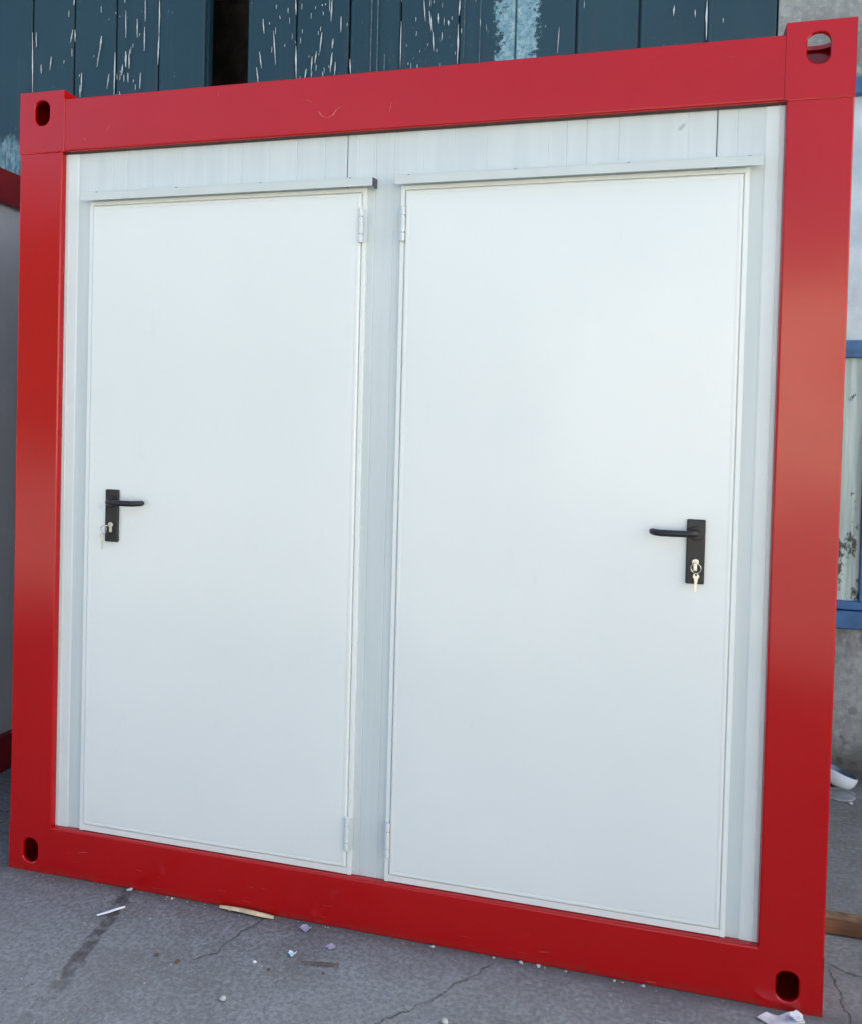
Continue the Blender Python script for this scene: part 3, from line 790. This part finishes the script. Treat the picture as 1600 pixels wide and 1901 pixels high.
# ------------------------------------------------------------------ litter on the yard
lr = random.Random(21)
def ribbon(pts, w, t, mat, name, label, cat, group=None, roll=0.0):
    bm = NB(); pts = [Vector(p) for p in pts]; rings = []
    for i, p in enumerate(pts):
        d = (pts[min(i + 1, len(pts) - 1)] - pts[max(0, i - 1)]).normalized(); s = d.cross(Vector((0, 0, 1))).normalized()
        u = s.cross(d); a = roll * i / len(pts); s2 = s * math.cos(a) + u * math.sin(a); u2 = u * math.cos(a) - s * math.sin(a)
        k = w * .5 * min(1, .3 + 2.2 * i / len(pts), .45 + 2.5 * (len(pts) - 1 - i) / len(pts))
        rings.append([bm.verts.new(p + s2 * k), bm.verts.new(p + s2 * k * .3 + u2 * t), bm.verts.new(p - s2 * k * .4 + u2 * t), bm.verts.new(p - s2 * k), bm.verts.new(p - u2 * t * .2)])
    for a, b in zip(rings, rings[1:]):
        for j in range(5): bm.faces.new((a[j], a[(j + 1) % 5], b[(j + 1) % 5], b[j]))
    bm.faces.new(rings[0]); bm.faces.new(list(reversed(rings[-1])))
    bmesh.ops.recalc_face_normals(bm, faces=bm.faces[:])
    return tag(obj(name, bm, mat), label, cat, group)
ribbon([(.447, -.158, .004), (.458, -.150, .006), (.472, -.138, .008), (.486, -.121, .009), (.497, -.106, .008), (.500, -.098, .006)], .011, .003, M['paper'], 'plastic_strip', 'curved white plastic offcut lying on the dark joint near the left corner', 'plastic strip')
ribbon([(.768, -.014, .005), (.80, -.0155, .007), (.84, -.017, .009), (.88, -.018, .008), (.92, -.018, .006), (.945, -.0165, .004)], .016, .007, M['pale_wood'], 'wood_splinter', 'long pale wood splinter wedged against the foot of the red beam', 'wood splinter')
ribbon([(1.106, -.186, .004), (1.13, -.183, .006), (1.16, -.177, .006), (1.19, -.171, .006), (1.208, -.168, .004)], .007, .004, M['dark_wood'], 'twig', 'thin brown stick lying flat on the concrete', 'stick')

def scrap(name, label, cat, mat, cx, cy, r, pts, lift=.006, thick=.0012, rot=0, extra=None):
    bm = NB(); n = 6
    poly = [Vector((p[0] * r, p[1] * r, 0)) for p in pts]
    f = bm.faces.new([bm.verts.new(p) for p in poly])
    bmesh.ops.triangulate(bm, faces=[f]); bmesh.ops.subdivide_edges(bm, edges=bm.edges[:], cuts=2, use_grid_fill=True)
    for v in bm.verts: v.co.z = .001 + lift * (.5 + .9 * noise.noise(Vector((v.co.x / r * 1.4, v.co.y / r * 1.4, cx * 7)))) * min(1, v.co.length / r * 1.2)
    bmesh.ops.recalc_face_normals(bm, faces=bm.faces[:])
    bmesh.ops.solidify(bm, geom=bm.faces[:], thickness=thick)
    mn = min(v.co.z for v in bm.verts)
    for v in bm.verts: v.co.z -= mn - .0008
    o = obj(name, bm, mat); o.location = (cx, cy, 0); o.rotation_euler[2] = rot
    return tag(o, label, cat)
scrap('paper_scrap', 'lilac folded paper scrap near the foot of the red beam', 'paper', M['lilac'], 1.056, -.036, .018, [(-1, -.5), (.4, -.9), (1, -.1), (.7, .7), (-.2, .8), (-.8, .2)], .010)
scrap('foam_scrap', 'bright pale blue torn scrap on the open concrete', 'paper', M['cyan'], 1.067, -.157, .011, [(-1, -.4), (.2, -1), (1, -.5), (.6, 0), (1, .8), (-.3, .7), (-.9, .5)], .010)
scrap('film_scrap', 'faint lilac film scrap beside the thin brown stick', 'paper', M['lilac'], 1.155, -.095, .016, [(-1, -.3), (0, -.7), (.9, -.2), (.7, .6), (-.1, .9), (-.7, .4)], .006)
scrap('paper_corner', 'small white triangle of paper tucked under the red beam by the dark joint', 'paper', M['paper'], .452, -.006, .010, [(-.6, -1), (.6, -.8), (.9, .4), (.1, 1), (-.7, .3)], .008)
# torn wrapper at the right corner
wr = thing('torn_wrapper', 'crumpled white and silver wrapper lying before the right front corner', 'wrapper', (2.335, -.047, 0))
a = scrap('wrapper_sheet', None, None, M['foil'], 0, 0, .058, [(-1, -.15), (-.55, .35), (-.1, .30), (.3, .55), (.9, .75), (1.0, .2), (.65, -.05), (.2, -.3), (-.4, -.45)], .008)
a.parent = wr
a = scrap('printed_end', None, None, M['paper'], .036, .012, .017, [(-1, -.5), (.1, -.9), (.9, -.3), (1, .6), (.1, 1), (-.8, .4)], .008); a.location.z = .009; a.parent = wr

def pebble(cx, cy, r, mat, label, cat, grp=None, sq=.6):
    bm = NB(); bmesh.ops.create_icosphere(bm, subdivisions=2, radius=r)
    for v in bm.verts:
        k = 1 + .35 * noise.noise(v.co / r * 1.3 + Vector((cx * 31, cy * 17, 0))); v.co = Vector((v.co.x * k, v.co.y * k * .85, v.co.z * k * sq))
    mn = min(v.co.z for v in bm.verts)
    for v in bm.verts: v.co.z -= mn + .0006
    o = obj('stone_chip', bm, mat); o.location = (cx, cy, 0); return tag(o, label, cat, grp)
G = 'loose chips on the concrete'
pebble(.977, -.378, .009, M['stone'], 'largest pale chip, low on the open concrete in front of the splinter', 'stone chip', G)
pebble(.984, -.217, .005, M['paper'], 'small white chip left of the pale blue torn scrap', 'stone chip', G)
pebble(1.035, -.235, .005, M['dark_wood'], 'small dark chip below the pale blue torn scrap', 'stone chip', G)
pebble(1.179, -.209, .005, M['dark_wood'], 'dark chip just below the thin brown stick', 'stone chip', G)
pebble(1.532, -.297, .009, M['stone'], 'pale chip at the bottom edge, on the crack near the middle', 'stone chip', G)
pebble(.717, -.268, .006, M['dark_wood'], 'dark chip out on the concrete right of the dirt joint', 'stone chip', G)
pebble(.787, -.278, .007, M['dark_wood'], 'flat dark chip below the wood splinter', 'stone chip', G)
pebble(2.79, 1.405, .008, M['stone'], 'grey chip by the clear plastic piece near the grey wall', 'stone chip', G)
pebble(2.845, 1.40, .008, M['stone'], 'tiny grey chip furthest right, before the shallow white bowl', 'stone chip', G)
# crumbs of filler and sawdust along the foot of the beam
bm = NB()
for i in range(95):
    x = lr.choice([lr.uniform(.16, 2.4), lr.gauss(1.65, .25), lr.gauss(.5, .2)])
    if not .02 < x < 2.42: continue
    y = -abs(lr.gauss(0, .012)) - .002; r = lr.choice([.001, .001, .0015, .0015, .002])
    q = bmesh.ops.create_icosphere(bm, subdivisions=1, radius=r); k = lr.random()
    mi = 0 if k < .3 else (1 if k < .65 else 2)
    for v in q['verts']:
        v.co = Vector((v.co.x * lr.uniform(.8, 2) + x, v.co.y * lr.uniform(.7, 1.4) + y, v.co.z * .8 + r * .7))
    for f in {f for v in q['verts'] for f in v.link_faces}: f.material_index = mi
for x, y, r in ((1.427, -.010, .005), (1.6, -.008, .004), (1.675, -.009, .006), (1.724, -.010, .006), (1.926, -.011, .004), (2.001, -.009, .004), (.604, -.010, .004)):
    q = bmesh.ops.create_icosphere(bm, subdivisions=1, radius=r)
    for v in q['verts']: v.co = Vector((v.co.x * lr.uniform(.7, 1.5) + x, v.co.y + y, v.co.z * .8 + r * .7))
for i in range(120):                              # grit scattered over the yard
    x, y = lr.uniform(-.3, 3.3), lr.choice([lr.uniform(-.7, -.02), lr.uniform(-.7, -.02), lr.uniform(.1, 1.7)]); r = lr.choice([.001, .0012, .0015, .002])
    if 0 < x < CW and y > -.01: continue
    q = bmesh.ops.create_icosphere(bm, subdivisions=1, radius=r); k = lr.random()
    for v in q['verts']: v.co = Vector((v.co.x * lr.uniform(.8, 1.6) + x, v.co.y * lr.uniform(.8, 1.6) + y, v.co.z * .7 + r * .5))
    for f in {f for v in q['verts'] for f in v.link_faces}: f.material_index = 0 if k < .25 else (1 if k < .5 else 2)
tag(obj('grit', bm, [M['stone'], M['pale_wood'], M['dark_wood']], None, False), 'white and brown crumbs strewn along the beam foot and the yard', 'grit', None, 'stuff')

# ------------------------------------------------------------------ things beside the container at the right
def lathe(bm, prof, n=36, inner=None):
    rings = [[bm.verts.new((r * math.cos(2 * math.pi * j / n), r * math.sin(2 * math.pi * j / n), z)) for j in range(n)] for r, z in prof]
    for i, (a, b) in enumerate(zip(rings, rings[1:])):
        for j in range(n): bm.faces.new((a[j], a[(j + 1) % n], b[(j + 1) % n], b[j])).material_index = 1 if inner and i >= inner else 0
    bm.faces.new(rings[0]); bm.faces.new(list(reversed(rings[-1])))
    bmesh.ops.recalc_face_normals(bm, faces=bm.faces[:])
bm = NB()
lathe(bm, [(.030, 0), (.062, .003), (.086, .016), (.099, .038), (.104, .062), (.103, .082), (.099, .083), (.098, .062), (.091, .038), (.076, .020), (.02, .012)], 36, 6)
for v in bm.verts: v.co = v.co * .74
tilt = Matrix.Rotation(R(21), 3, 'Y') @ Matrix.Rotation(R(-6), 3, 'X')
for v in bm.verts: v.co = tilt @ v.co
mn = min(v.co.z for v in bm.verts)
for v in bm.verts: v.co.z -= mn
bowl = tag(obj('bowl', bm, [M['greyplastic'], M['bluein']]), 'white bowl with dark blue lining, tipped to the right before the grey wall', 'bowl')
bowl.location = (2.757, 1.565, .001)
bm = NB(); lathe(bm, [(.01, .002), (.050, .002), (.056, .004), (.056, .010), (.059, .011), (.059, .003), (.053, 0), (.01, 0)])
lid = tag(obj('plastic_lid', bm, M['clear']), 'clear round plastic piece lying flat in front of the shallow white bowl', 'plastic piece'); lid.location = (2.765, 1.475, .001); lid.rotation_euler = (R(2), R(-2), 0)
bm = NB(); add_box(bm, (2.47, .395, .004), (3.25, .440, .029), .004)
tag(obj('timber_beam', bm, M['wood']), 'brown timber batten on the concrete beside the red post, nearer of two', 'timber', 'timber battens beside the container')
bm = NB(); add_box(bm, (2.49, .446, .004), (3.35, .505, .019), .004)
tag(obj('timber_beam', bm, M['woodpale']), 'flatter brown timber batten just behind the nearer one, its top dusted pale', 'timber', 'timber battens beside the container')
